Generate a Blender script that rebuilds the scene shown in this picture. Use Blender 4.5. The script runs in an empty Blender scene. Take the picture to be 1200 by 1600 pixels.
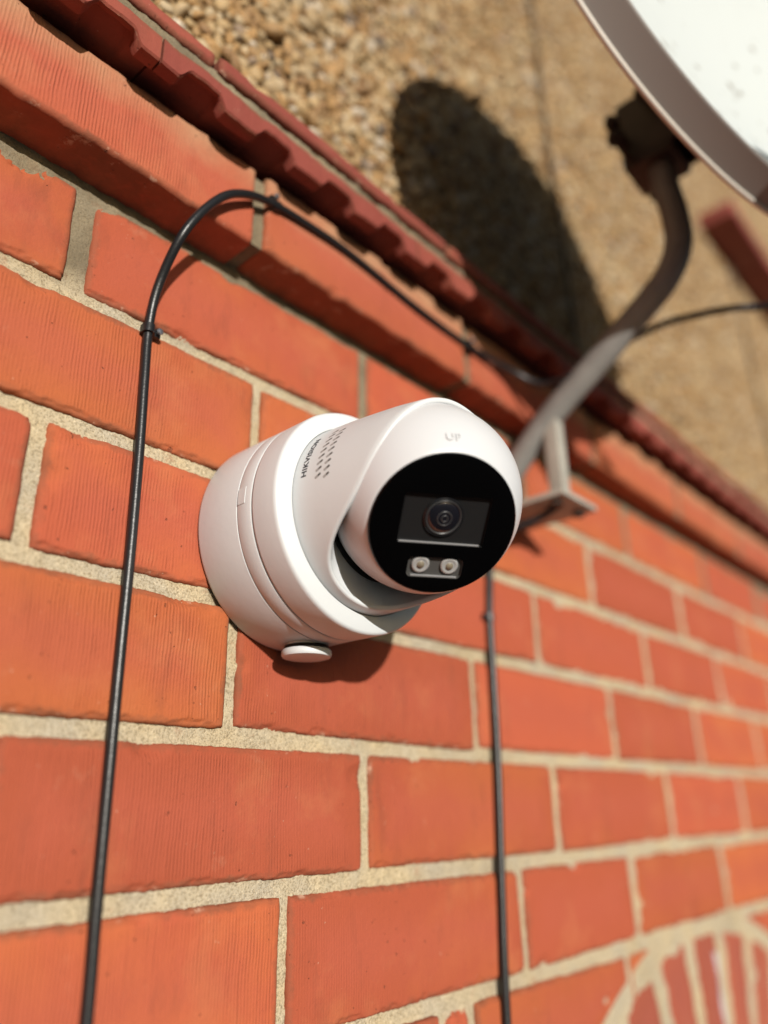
import bpy, math, random
import numpy as np
from mathutils import Vector, Matrix, noise

random.seed(7)
rng = np.random.default_rng(11)
scene = bpy.context.scene
COL = scene.collection

# ------------------------------------------------------------------ camera
YAW, PITCH, ROLL = 0.848544, 0.373388, -0.020169
CAM = Vector((0.0, -0.346825, -0.337745))
fwd = Vector((math.sin(YAW) * math.cos(PITCH), math.cos(YAW) * math.cos(PITCH), math.sin(PITCH)))
rgt = Vector((math.cos(YAW), -math.sin(YAW), 0.0))
upv = rgt.cross(fwd)
r2 = rgt * math.cos(ROLL) + upv * math.sin(ROLL)
u2 = -rgt * math.sin(ROLL) + upv * math.cos(ROLL)
cd = bpy.data.cameras.new('camera')
cam = bpy.data.objects.new('camera', cd)
COL.objects.link(cam)
cam.matrix_world = Matrix(((r2.x, u2.x, -fwd.x, CAM.x), (r2.y, u2.y, -fwd.y, CAM.y),
                           (r2.z, u2.z, -fwd.z, CAM.z), (0, 0, 0, 1)))
cd.sensor_fit = 'VERTICAL'
cd.sensor_height = 36.0
cd.lens = 1195.8 / 1600 * 36.0
cd.clip_start = 0.02
cd.clip_end = 2000
cd.dof.use_dof = True
cd.dof.focus_distance = 0.412
cd.dof.aperture_fstop = 2.05
scene.camera = cam

# ------------------------------------------------------------------ light
TU, TZ = 0.43, 0.225                       # the sun, seen from the wall: left of the normal and low
sun_dir = Vector((-TU, -1.0, TZ)).normalized()
world = bpy.data.worlds.new('World')
scene.world = world
world.use_nodes = True
wn = world.node_tree
sky = wn.nodes.new('ShaderNodeTexSky')
sky.sky_type = 'NISHITA'
sky.sun_disc = False
sky.sun_elevation = math.asin(sun_dir.z)
sky.sun_rotation = math.atan2(sun_dir.x, sun_dir.y)
wn.links.new(sky.outputs[0], wn.nodes['Background'].inputs[0])
wn.nodes['Background'].inputs[1].default_value = 0.066
sl = bpy.data.lights.new('sun', 'SUN')
sl.energy = 4.8
sl.angle = math.radians(0.55)
sl.color = (1.0, 0.955, 0.885)
sun = bpy.data.objects.new('sun', sl)
COL.objects.link(sun)
sun.location = (-3, -6, 3)
sun.rotation_euler = sun_dir.to_track_quat('Z', 'Y').to_euler()
scene.view_settings.view_transform = 'Standard'
scene.view_settings.look = 'None'
scene.view_settings.gamma = 1.0
scene.view_settings.exposure = -0.08
scene.render.engine = 'CYCLES'
scene.cycles.diffuse_bounces = 1

# ------------------------------------------------------------------ material helpers
class NT:
    def __init__(self, name):
        self.m = bpy.data.materials.new(name)
        self.m.use_nodes = True
        self.t = self.m.node_tree
        self.b = self.t.nodes['Principled BSDF']
    def n(self, kind, **kw):
        nd = self.t.nodes.new(kind)
        for k, v in kw.items():
            if k.startswith('i_'):
                key = k[2:]
                nd.inputs[int(key) if key.isdigit() else key.replace('_', ' ')].default_value = v
            else:
                setattr(nd, k, v)
        return nd
    def l(self, a, b):
        self.t.links.new(a, b)
    def math(self, op, a, b=None, clamp=False):
        nd = self.n('ShaderNodeMath', operation=op, use_clamp=clamp)
        for i, v in enumerate((a, b)):
            if v is None: continue
            if isinstance(v, (int, float)): nd.inputs[i].default_value = v
            else: self.l(v, nd.inputs[i])
        return nd.outputs[0]
    def mix(self, fac, a, b, mode='MIX'):
        nd = self.n('ShaderNodeMix', data_type='RGBA', blend_type=mode)
        for i, v in ((0, fac), (6, a), (7, b)):
            if isinstance(v, (int, float)): nd.inputs[i].default_value = v
            elif isinstance(v, tuple): nd.inputs[i].default_value = (v[0], v[1], v[2], 1)
            else: self.l(v, nd.inputs[i])
        return nd.outputs[2]
    def ramp(self, fac, stops, interp='LINEAR'):
        nd = self.n('ShaderNodeValToRGB')
        cr = nd.color_ramp
        cr.interpolation = interp
        while len(cr.elements) < len(stops): cr.elements.new(0.5)
        for e, (p, c) in zip(cr.elements, stops):
            e.position = p
            e.color = (c, c, c, 1) if isinstance(c, (int, float)) else (c[0], c[1], c[2], 1)
        self.l(fac, nd.inputs[0])
        return nd.outputs[0]
    def noise(self, scale, detail=3.0, rough=0.55, vec=None, dist=0.0):
        nd = self.n('ShaderNodeTexNoise', i_Scale=scale, i_Detail=detail, i_Roughness=rough, i_Distortion=dist)
        self.l(vec if vec is not None else self.pos(), nd.inputs['Vector'])
        return nd.outputs[0]
    def pos(self):
        if not hasattr(self, '_p'):
            self._p = self.n('ShaderNodeNewGeometry').outputs['Position']
        return self._p
    def map(self, scale, vec=None):
        nd = self.n('ShaderNodeMapping')
        nd.inputs['Scale'].default_value = scale
        self.l(vec if vec is not None else self.pos(), nd.inputs['Vector'])
        return nd.outputs[0]
    def rand(self):
        if not hasattr(self, '_r'):
            self._r = self.n('ShaderNodeObjectInfo').outputs['Random']
        return self._r
    def attr(self, name):
        return self.n('ShaderNodeAttribute', attribute_name=name).outputs['Fac']
    def bump(self, h, dist, strength=1.0, normal=None):
        nd = self.n('ShaderNodeBump')
        nd.inputs['Strength'].default_value = strength
        nd.inputs['Distance'].default_value = dist
        self.l(h, nd.inputs['Height'])
        if normal is not None: self.l(normal, nd.inputs['Normal'])
        return nd.outputs[0]
    def set(self, color=None, rough=None, normal=None, **kw):
        for key, v in (('Base Color', color), ('Roughness', rough), ('Normal', normal)):
            if v is None: continue
            if isinstance(v, (int, float)): self.b.inputs[key].default_value = v
            elif isinstance(v, tuple): self.b.inputs[key].default_value = (v[0], v[1], v[2], 1)
            else: self.l(v, self.b.inputs[key])
        for k, v in kw.items():
            self.b.inputs[k.replace('_', ' ')].default_value = v
        return self.m

def brick_mat(name, hot, deep, pale, striate, stain=False):
    t = NT(name)
    r = t.rand()
    big = t.noise(9, 4, 0.6)
    mid = t.noise(38, 4, 0.6)
    f = t.math('ADD', t.math('MULTIPLY', big, 0.95), t.math('MULTIPLY', r, 0.75))
    f = t.math('ADD', f, 0.03)
    f = t.math('ADD', f, t.math('MULTIPLY', mid, 0.25))
    base = t.ramp(f, [(0.45, hot), (0.80, tuple((a + b) / 2 for a, b in zip(hot, deep))), (1.15 / 1.2, deep)])
    val = t.math('ADD', 0.90, t.math('MULTIPLY', t.math('FRACT', t.math('MULTIPLY', r, 7.31)), 0.24))
    vc = t.n('ShaderNodeCombineColor')
    for q_ in range(3): t.l(val, vc.inputs[q_])
    base = t.mix(1.0, base, vc.outputs[0], 'MULTIPLY')
    # the heart of a face is pinker than its rim, where it was burnt more orange
    heart = t.math('MULTIPLY', t.ramp(t.math('ADD', t.math('MULTIPLY', t.attr('edge'), 28.0), t.math('MULTIPLY', t.math('SUBTRACT', t.noise(26, 4), 0.5), 0.9)), [(0.22, 0.0), (0.80, 1.0)]), 0.55)
    base = t.mix(heart, base, tuple(v * k for v, k in zip(deep, (1.02, 1.05, 1.25))))
    # lighter, orange-cream dusting in drifts
    dust = t.ramp(t.noise(17, 5, 0.62), [(0.55, 0.0), (0.75, 1.0)])
    base = t.mix(t.math('MULTIPLY', dust, 0.35), base, pale)
    if stain:
        sep = t.n('ShaderNodeSeparateXYZ'); t.l(t.pos(), sep.inputs[0])
        zf = t.n('ShaderNodeMapRange', i_1=0.018, i_2=0.058); t.l(sep.outputs[2], zf.inputs[0])
        st = t.ramp(t.math('MULTIPLY', t.math('ADD', t.noise(24, 4, 0.6), 0.25), zf.outputs[0]), [(0.30, 0.0), (0.75, 1.0)])
        base = t.mix(t.math('MULTIPLY', st, 0.62), base, (0.46, 0.30, 0.17))
    # dirt and pale grains along the arris
    e = t.attr('edge')
    en = t.math('SUBTRACT', e, t.math('MULTIPLY', t.math('SUBTRACT', t.noise(150, 4, 0.65), 0.35), 0.010))
    dirt = t.ramp(t.math('MULTIPLY', en, 200.0), [(0.0, 1.0), (0.55, 0.0)])
    base = t.mix(t.math('MULTIPLY', dirt, t.ramp(t.noise(21, 3), [(0.35, 0.15), (0.7, 0.75)])), base, (0.19, 0.075, 0.040))
    chipc = t.math('MULTIPLY', t.ramp(t.math('MULTIPLY', e, 300.0), [(0.30, 1.0), (0.75, 0.0)]), t.ramp(t.noise(70, 5, 0.7), [(0.58, 0.0), (0.66, 1.0)]))
    base = t.mix(t.math('MULTIPLY', chipc, 0.6), base, (0.62, 0.40, 0.28))
    spk = t.ramp(t.noise(260, 2, 0.5), [(0.71, 0.0), (0.76, 1.0)])
    base = t.mix(t.math('MULTIPLY', spk, 0.55), base, (0.12, 0.05, 0.03))
    lum = t.ramp(t.noise(330, 2, 0.5), [(0.74, 0.0), (0.78, 1.0)])
    base = t.mix(t.math('MULTIPLY', lum, 0.5), base, (0.62, 0.40, 0.28))
    blot = t.ramp(t.noise(33, 5, 0.7, dist=0.6), [(0.68, 0.0), (0.78, 1.0)])
    base = t.mix(t.math('MULTIPLY', blot, 0.5), base, (0.17, 0.055, 0.035))
    # soot and rain smudges, drawn out downwards
    soot = t.ramp(t.noise(1.0, 5, 0.68, vec=t.map((46, 46, 13))), [(0.56, 0.0), (0.80, 1.0)])
    base = t.mix(t.math('MULTIPLY', soot, 0.42), base, (0.150, 0.050, 0.030))
    salt = t.ramp(t.noise(1.0, 6, 0.72, vec=t.map((31, 31, 24))), [(0.62, 0.0), (0.85, 1.0)])
    base = t.mix(t.math('MULTIPLY', salt, 0.30), base, (0.60, 0.36, 0.23))
    # wire-cut drag lines
    warp = t.n('ShaderNodeVectorMath', operation='SCALE'); warp.inputs['Scale'].default_value = 1.0
    comb = t.n('ShaderNodeCombineXYZ')
    sep2 = t.n('ShaderNodeSeparateXYZ'); t.l(t.pos(), sep2.inputs[0])
    xx = t.math('ADD', sep2.outputs[0], t.math('MULTIPLY', t.noise(16, 4, 0.6), 0.0052))
    t.l(t.math('ADD', xx, t.math('MULTIPLY', r, 1.7)), comb.inputs[0])
    wav = t.n('ShaderNodeTexWave', wave_type='BANDS', bands_direction='X', i_Scale=157.0, i_Distortion=0.0)
    t.l(comb.outputs[0], wav.inputs['Vector'])
    sc = t.noise(1.0, 3, 0.6, vec=t.map((700, 700, 9)))
    lines = t.math('ADD', t.math('MULTIPLY', wav.outputs[1], t.ramp(t.noise(1.0, 3, 0.6, vec=t.map((160, 160, 26))), [(0.30, 0.15), (0.60, 1.0)])), t.math('MULTIPLY', sc, 1.3))
    msk = t.math('MULTIPLY', t.ramp(t.noise(19, 4, 0.6), [(0.36, 0.10), (0.56, 1.0)]), t.attr('drag'))
    inn = t.ramp(t.math('MULTIPLY', e, 100.0), [(0.25, 0.0), (0.6, 1.0)])
    lh = t.math('MULTIPLY', t.math('MULTIPLY', lines, msk), t.math('MULTIPLY', inn, striate))
    h = t.math('ADD', lh, t.math('MULTIPLY', t.noise(420, 4, 0.6), 0.9))
    h = t.math('ADD', h, t.math('MULTIPLY', t.noise(60, 5, 0.6), 1.6))
    h = t.math('SUBTRACT', h, t.math('MULTIPLY', spk, 1.4))
    base = t.mix(t.math('MULTIPLY', t.math('SUBTRACT', 1.0, lines, True), t.math('MULTIPLY', t.math('MULTIPLY', msk, inn), 0.34 * striate)), base, (0.22, 0.06, 0.03))
    return t.set(base, 0.82, t.bump(h, 0.00036, 1.0), Specular_IOR_Level=0.25)

def mortar_mat(name, c1, c2, dark, green=False):
    t = NT(name)
    g = t.noise(800, 3, 0.7)
    c = t.mix(t.ramp(t.noise(20, 4, 0.6), [(0.35, 0.0), (0.65, 1.0)]), c1, c2)
    c = t.mix(t.ramp(g, [(0.36, 0.75), (0.52, 0.0)]), c, dark)
    c = t.mix(t.ramp(t.noise(600, 2, 0.6), [(0.60, 0.0), (0.72, 0.7)]), c, (0.78, 0.66, 0.46))
    c = t.mix(t.ramp(t.noise(7, 4, 0.65), [(0.50, 0.0), (0.72, 0.45)]), c, (0.25, 0.20, 0.135))
    c = t.mix(t.ramp(t.noise(48, 4, 0.7), [(0.60, 0.0), (0.72, 0.5)]), c, (0.42, 0.20, 0.115))
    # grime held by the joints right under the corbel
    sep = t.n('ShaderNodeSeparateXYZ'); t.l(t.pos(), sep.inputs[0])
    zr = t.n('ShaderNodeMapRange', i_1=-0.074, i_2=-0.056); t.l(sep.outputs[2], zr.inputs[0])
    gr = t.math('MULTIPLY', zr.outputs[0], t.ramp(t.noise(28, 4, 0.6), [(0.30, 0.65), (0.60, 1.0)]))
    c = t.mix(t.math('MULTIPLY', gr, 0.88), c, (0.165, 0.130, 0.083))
    h = t.math('ADD', g, t.math('MULTIPLY', t.noise(240, 3, 0.6), 1.2))
    return t.set(c, 0.95, t.bump(h, 0.0009, 1.0), Specular_IOR_Level=0.15)

M = {}
M['brick'] = brick_mat('brick_red', (0.482, 0.131, 0.044), (0.415, 0.092, 0.044), (0.56, 0.215, 0.090), 1.0)
M['brick_corbel'] = brick_mat('brick_corbel', (0.48, 0.135, 0.055), (0.42, 0.100, 0.050), (0.56, 0.23, 0.11), 1.0, stain=True)
M['brick_mould'] = brick_mat('brick_mould', (0.345, 0.090, 0.056), (0.26, 0.062, 0.045), (0.45, 0.17, 0.115), 0.25)
M['brick_arch'] = brick_mat('brick_arch', (0.40, 0.115, 0.060), (0.33, 0.085, 0.050), (0.48, 0.19, 0.11), 0.4)
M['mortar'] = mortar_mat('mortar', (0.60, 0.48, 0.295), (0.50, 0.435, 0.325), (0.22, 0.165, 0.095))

def plain(name, color, rough, spec=0.5, bumpscale=None, bumpdist=0.0, var=0.0, metallic=0.0, coat=0.0):
    t = NT(name)
    c = color
    if var:
        c = t.mix(t.math('MULTIPLY', t.ramp(t.noise(bumpscale or 40, 4, 0.6), [(0.35, 0.0), (0.7, 1.0)]), var), color, tuple(v * 0.55 for v in color))
    nrm = None
    if bumpdist: nrm = t.bump(t.noise(bumpscale * 8, 3, 0.6), bumpdist, 1.0)
    return t.set(c, rough, nrm, Specular_IOR_Level=spec, Metallic=metallic, Coat_Weight=coat)

M['white'] = plain('white_plastic', (0.665, 0.69, 0.70), 0.42, 0.45, 34, 0.00006, var=0.07)
M['white_box'] = plain('white_plastic_box', (0.65, 0.665, 0.67), 0.48, 0.4, 30, 0.00008, var=0.10)
M['white_glossy'] = plain('white_painted_ball', (0.64, 0.65, 0.665), 0.34, 0.5)
M['black_glass'] = plain('black_glass', (0.0012, 0.0012, 0.0014), 0.05, 0.12)
M['black_panel'] = plain('black_panel', (0.013, 0.013, 0.0135), 0.40, 0.3, 300, 0.00001)
M['black_gloss'] = plain('black_gloss', (0.010, 0.010, 0.011), 0.12, 0.5)
M['ledge'] = plain('sunlit_ledge_grey', (0.26, 0.26, 0.265), 0.18, 0.6)
M['lens_glass'] = plain('lens_glass', (0.006, 0.006, 0.010), 0.03, 0.7, coat=0.5)
M['lens_ring'] = plain('lens_ring', (0.040, 0.041, 0.043), 0.35, 0.6)
M['led'] = plain('led_lens', (0.36, 0.36, 0.355), 0.12, 0.9)
M['lamp_panel'] = plain('lamp_panel', (0.075, 0.073, 0.070), 0.3, 0.5)
M['led_chip'] = plain('led_chip', (0.21, 0.18, 0.13), 0.4, 0.4)
M['rubber'] = plain('black_rubber', (0.008, 0.008, 0.008), 0.55, 0.3)
M['print'] = plain('dark_print', (0.030, 0.030, 0.036), 0.5, 0.3)
M['grille'] = plain('hole_shade_grey', (0.34, 0.335, 0.325), 0.6, 0.2)
M['hole_shade_dark'] = plain('hole_shade_dark', (0.035, 0.034, 0.033), 0.6, 0.2)
M['cable'] = plain('black_cable', (0.013, 0.0135, 0.0145), 0.34, 0.5, 90, 0.00012)
M['cable_dusty'] = plain('dusty_cable', (0.15, 0.112, 0.075), 0.8, 0.2)
M['nail'] = plain('steel_nail', (0.35, 0.35, 0.37), 0.35, 0.5, metallic=0.9)
M['dish_front'] = None
M['pole'] = plain('galvanised_tube', (0.265, 0.258, 0.240), 0.42, 0.4, 50, 0.0002, var=0.5)
M['bracket'] = plain('bracket_paint', (0.42, 0.40, 0.345), 0.45, 0.4, 40, 0.0002, var=0.45)
M['clamp'] = plain('dark_steel', (0.055, 0.042, 0.034), 0.5, 0.4, 60, 0.0002, var=0.5, metallic=0.3)
M['sill'] = plain('red_sill_tile', (0.30, 0.075, 0.060), 0.6, 0.3, 30, 0.0003, var=0.3)
M['render'] = plain('sand_render', (0.33, 0.225, 0.115), 0.95, 0.1, 60, 0.0012, var=0.45)

t = NT('dish_paint')
sp = t.ramp(t.noise(55, 3, 0.55), [(0.655, 0.0), (0.69, 1.0)])
stk = t.ramp(t.noise(1.0, 4, 0.6, vec=t.map((90, 90, 9))), [(0.55, 0.0), (0.85, 0.25)])
M['dish_front'] = t.set(t.mix(t.math('ADD', t.math('MULTIPLY', sp, 0.9), t.math('MULTIPLY', stk, 0.4), True), (0.60, 0.64, 0.63), (0.25, 0.23, 0.19)), 0.5, Specular_IOR_Level=0.35)
M['dish_rim'] = plain('dish_rim_paint', (0.62, 0.57, 0.50), 0.5, 0.35, 20, 0.00005, var=0.15)
M['dish_back'] = plain('dish_back_paint', (0.30, 0.28, 0.26), 0.55, 0.3)

PEB = [(0.0, (0.42, 0.25, 0.105)), (0.18, (0.60, 0.42, 0.21)), (0.36, (0.30, 0.165, 0.070)), (0.50, (0.68, 0.54, 0.34)),
       (0.62, (0.52, 0.30, 0.115)), (0.76, (0.60, 0.45, 0.26)), (0.90, (0.72, 0.63, 0.50)), (0.955, (0.075, 0.070, 0.075)), (0.975, (0.36, 0.27, 0.20))]
for nm in ('pebble_one', 'pebble_mass'):
    t = NT(nm)
    src = t.rand() if nm == 'pebble_one' else t.attr('rnd')
    c = t.ramp(src, PEB, 'CONSTANT')
    c = t.mix(t.math('MULTIPLY', t.noise(170, 3, 0.6), 0.75), c, (0.225, 0.147, 0.074))
    c = t.mix(t.ramp(t.noise(3.5, 3, 0.6), [(0.45, 0.0), (0.75, 0.35)]), c, (0.24, 0.15, 0.07))
    M[nm] = t.set(c, 0.62, t.bump(t.noise(600, 3), 0.0004, 0.8), Specular_IOR_Level=0.3)

t = NT('paving')
vor = t.n('ShaderNodeTexBrick', i_Scale=1.0); vor.inputs['Color1'].default_value = (0.075, 0.074, 0.072, 1); vor.inputs['Color2'].default_value = (0.055, 0.055, 0.054, 1)
vor.inputs['Mortar'].default_value = (0.12, 0.11, 0.10, 1); vor.inputs['Mortar Size'].default_value = 0.012
t.l(t.pos(), vor.inputs['Vector'])
M['paving'] = t.set(vor.outputs[0], 0.9)

# ------------------------------------------------------------------ mesh helpers
def link(o, parent=None):
    COL.objects.link(o)
    if parent is not None: o.parent = parent
    return o

def mesh_np(name, verts, quads=None, tris=None, smooth=True, attrs=None, polys=None):
    me = bpy.data.meshes.new(name)
    verts = np.asarray(verts, dtype=np.float32)
    if polys is not None:
        me.from_pydata([tuple(map(float, v)) for v in verts], [], polys)
    else:
        parts, sizes = [], []
        if quads is not None and len(quads):
            q = np.asarray(quads, dtype=np.int32); parts.append(q.ravel()); sizes.append(np.full(len(q), 4, np.int32))
        if tris is not None and len(tris):
            q = np.asarray(tris, dtype=np.int32); parts.append(q.ravel()); sizes.append(np.full(len(q), 3, np.int32))
        loops = np.concatenate(parts); sizes = np.concatenate(sizes)
        me.vertices.add(len(verts)); me.vertices.foreach_set('co', verts.ravel())
        me.loops.add(len(loops)); me.loops.foreach_set('vertex_index', loops)
        me.polygons.add(len(sizes))
        me.polygons.foreach_set('loop_start', np.concatenate([[0], np.cumsum(sizes)[:-1]]).astype(np.int32))
        me.update(calc_edges=True)
    if attrs:
        for k, v in attrs.items():
            a = me.attributes.new(k, 'FLOAT', 'POINT'); a.data.foreach_set('value', np.asarray(v, dtype=np.float32))
    me.validate()
    me.polygons.foreach_set('use_smooth', np.full(len(me.polygons), smooth))
    me.update()
    return me

def obj(name, me, mat, parent=None, smooth=None):
    o = bpy.data.objects.new(name, me)
    if mat is not None and len(me.materials) == 0: me.materials.append(mat)
    return link(o, parent)

def empty(name, loc=(0, 0, 0)):
    o = bpy.data.objects.new(name, None)
    o.empty_display_size = 0.05
    o.location = loc
    return link(o)

def tag(o, label=None, cat=None, group=None, kind=None):
    if label: o['label'] = label
    if cat: o['category'] = cat
    if group: o['group'] = group
    if kind: o['kind'] = kind
    return o

def rebase(o, parent):
    """mesh given in world coordinates put under a thing whose Empty is not at the origin"""
    o.parent = parent
    o.matrix_parent_inverse = Matrix.Translation(-Vector(parent.location))
    return o

def grid_faces(nu, nv, off=0, wrap=False):
    i, j = np.meshgrid(np.arange(nu if wrap else nu - 1), np.arange(nv - 1), indexing='ij')
    i2 = (i + 1) % nu
    return np.stack([off + i * nv + j, off + i2 * nv + j, off + i2 * nv + j + 1, off + i * nv + j + 1], -1).reshape(-1, 4)

def sm1(n, step, amp, octs=3, seed=None):
    """smooth 1D random signal sampled at n points, step metres apart"""
    x = np.arange(n) * step
    y = np.zeros(n)
    for k in range(octs):
        lam = 0.045 / (2.3 ** k)
        ph = rng.uniform(0, 6.28, 5); fr = rng.uniform(0.6, 1.6, 5) / lam * 6.28
        y += (np.sin(x[:, None] * fr + ph)).sum(1) / 3.0 * (0.6 ** k)
    return y * amp

def smoothstep(a, b, x):
    t_ = np.clip((x - a) / (b - a), 0, 1)
    return t_ * t_ * (3 - 2 * t_)

def brick_mesh(name, x0, x1, z0, z1, yf, yb, step, wob=0.0007, rad=0.0028, left=None, right=None, chips=1, bow=0.0004, lines=0.5, ragged=False, holes=()):
    """one brick: front face is a grid with a wandering worn arris, the sides run back to yb.
    left/right: functions of z for a cut end"""
    H = z1 - z0
    zs = np.linspace(0, 1, max(4, int(round(H / step)) + 1))
    if ragged:
        e_ = np.arange(0, 0.0056, 0.0007) / H
        zs = np.concatenate([e_, np.linspace(0.0062 / H, 1 - 0.0062 / H, int(H / 0.0021)), 1 - e_[::-1]])
    nx = max(4, int(round((x1 - x0) / step)) + 1)
    # denser rows next to the arris
    def warp(n):
        t_ = np.linspace(0, 1, n)
        return t_
    s = warp(nx); nv = len(zs)
    S, T = np.meshgrid(s, zs, indexing='ij')
    jit = 0.00016 if ragged else 0.0
    zb = z0 + sm1(nx, step, wob) + rng.normal(0, jit, nx) + np.linspace(-1, 1, nx) * rng.normal(0, 0.0006)
    zt = z1 + sm1(nx, step, wob) + rng.normal(0, jit, nx) + np.linspace(-1, 1, nx) * rng.normal(0, 0.0006)
    zmid = z0 + zs * H
    lx = (np.array([left(z) for z in zmid]) if left else np.full(nv, x0)) + sm1(nv, step, wob)
    rx = (np.array([right(z) for z in zmid]) if right else np.full(nv, x1)) + sm1(nv, step, wob)
    Xm = lx[None, :] * (1 - S) + rx[None, :] * S
    Zm = zb[:, None] * (1 - T) + zt[:, None] * T
    # corner rounding: pull in
    W = np.maximum(rx - lx, 1e-4)[None, :]
    dx = np.minimum(S, 1 - S) * W; dz = np.minimum(T, 1 - T) * H
    cr = 0.006
    cin = np.clip(1 - dx / cr, 0, 1) * np.clip(1 - dz / cr, 0, 1)
    Xm += np.where(S < .5, 1, -1) * cin * 0.0006
    Zm += np.where(T < .5, 1, -1) * cin * 0.0006
    d = np.minimum(dx, dz)
    e = np.clip(1 - d / rad, 0, 1)
    depth = rad * (1 - np.sqrt(np.clip(1 - e * e, 0, 1))) * 0.9
    lowf = np.zeros_like(Xm)
    for _ in range(5):
        fx, fz = rng.uniform(-60, 60, 2); lowf += np.sin(Xm * fx + Zm * fz + rng.uniform(0, 6.28))
    depth = depth + lowf * bow * 0.4
    if ragged:
        # the worn arris: a narrow step, brick-red, below a torn edge along top and bottom
        for dd, pr in ((T * H, 0.9), ((1 - T) * H, 0.6)):
            if rng.random() < pr:
                wv = 0.0026 + sm1(nx, step, 0.0012) + rng.normal(0, 0.0004, nx)
                pres = smoothstep(-0.3, 0.5, sm1(nx, step, 1.0, 1) + 0.35)
                depth += smoothstep(0.0005, -0.0003, dd - (wv * pres)[:, None]) * 0.0012
    for (hx, hz, hr, hd) in holes:
        qq = np.hypot((Xm - hx) / 1.5, Zm - hz) / hr + 0.22 * np.sin(Xm * 900) * np.sin(Zm * 700 + 1)
        depth += smoothstep(1.0, 0.72, qq) * hd
    for _ in range(chips):
        side = rng.integers(0, 4)
        cx_, cz_ = (rng.uniform(x0, x1), (z0, z1)[side % 2]) if side < 2 or rng.random() < .5 else ((lx.mean(), rx.mean())[side % 2], rng.uniform(z0, z1))
        rr_ = rng.uniform(0.004, 0.009)
        q = np.hypot((Xm - cx_) / rng.uniform(1, 1.9), Zm - cz_) / rr_
        depth += np.clip(1 - q * q, 0, 1) * rng.uniform(0.0015, 0.003) * (1 + 0.35 * np.sin(Xm * 2100) * np.sin(Zm * 1700))
    tx, tz = rng.normal(0, 0.0022, 2)
    y = yf + depth + (S - .5) * (x1 - x0) * tx + (T - .5) * H * tz + rng.normal(0, 0.0003)
    V = np.stack([Xm, y, Zm], -1).reshape(-1, 3)
    F = grid_faces(nx, nv)
    F = F[:, ::1]
    ed = d.reshape(-1)
    # skirt
    idx = lambda i, j: i * nv + j
    ring = [idx(i, 0) for i in range(nx)] + [idx(nx - 1, j) for j in range(1, nv)] + [idx(i, nv - 1) for i in range(nx - 2, -1, -1)] + [idx(0, j) for j in range(nv - 2, 0, -1)]
    ring = np.array(ring); n = len(ring)
    mid = V[ring].copy(); mid[:, 1] += 0.0012
    back = V[ring].copy(); back[:, 1] = yb
    mid[:, 1] = np.minimum(mid[:, 1], yb - 0.0005)
    o = len(V)
    V = np.vstack([V, mid, back])
    k = np.arange(n); k2 = (k + 1) % n
    F2 = np.stack([ring[k], o + k, o + k2, ring[k2]], -1)
    F3 = np.stack([o + k, o + n + k, o + n + k2, o + k2], -1)
    F = np.vstack([F, F2, F3])
    ed = np.concatenate([ed, np.zeros(n), np.full(n, 0.006)])
    return mesh_np(name, V, quads=F, attrs={'edge': ed, 'drag': np.full(len(V), lines)})

def tube(name, pts, rad, seg=12, cap=True, sub=8, closed=False, flat=None):
    """smooth tube through points"""
    P = [Vector(p) for p in pts]
    path = []
    n = len(P)
    for i in range(n - 1):
        p0 = P[max(i - 1, 0)]; p1 = P[i]; p2 = P[i + 1]; p3 = P[min(i + 2, n - 1)]
        for k in range(sub):
            s = k / sub
            path.append(0.5 * ((2 * p1) + (p2 - p0) * s + (2 * p0 - 5 * p1 + 4 * p2 - p3) * s * s + (3 * p1 - p0 - 3 * p2 + p3) * s ** 3))
    path.append(P[-1])
    V, F = [], []
    tprev = None; nrm = None
    for i, p in enumerate(path):
        a = path[min(i + 1, len(path) - 1)] - path[max(i - 1, 0)]
        a.normalize()
        if nrm is None:
            nrm = a.orthogonal().normalized()
        else:
            nrm = (nrm - a * nrm.dot(a)).normalized()
        b = a.cross(nrm)
        r = rad(i / (len(path) - 1)) if callable(rad) else rad
        for k in range(seg):
            t_ = 2 * math.pi * k / seg
            V.append(p + (nrm * math.cos(t_) + b * math.sin(t_)) * r)
    m = len(path)
    for i in range(m - 1):
        for k in range(seg):
            k2 = (k + 1) % seg
            F.append((i * seg + k, i * seg + k2, (i + 1) * seg + k2, (i + 1) * seg + k))
    if cap:
        F.append(tuple(range(seg - 1, -1, -1))); F.append(tuple((m - 1) * seg + k for k in range(seg)))
    return mesh_np(name, V, polys=F)

def lathe(name, prof, mtx, seg=96, smooth=True, a0=0.0, a1=2 * math.pi):
    """profile [(r, h)] turned about the local Z of mtx"""
    V, F = [], []
    full = abs(a1 - a0 - 2 * math.pi) < 1e-6
    n = seg if full else seg + 1
    for i in range(n):
        t_ = a0 + (a1 - a0) * i / seg
        c, s = math.cos(t_), math.sin(t_)
        for r, h in prof: V.append(mtx @ Vector((r * c, r * s, h)))
    k = len(prof)
    for i in range(seg):
        i2 = (i + 1) % n
        for j in range(k - 1):
            F.append((i * k + j, i2 * k + j, i2 * k + j + 1, i * k + j + 1))
    me = mesh_np(name, V, polys=F)
    return me

def sharp(o, ang=35):
    me = o.data
    try:
        me.set_sharp_from_angle(angle=math.radians(ang))
    except Exception:
        pass
    return o

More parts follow.
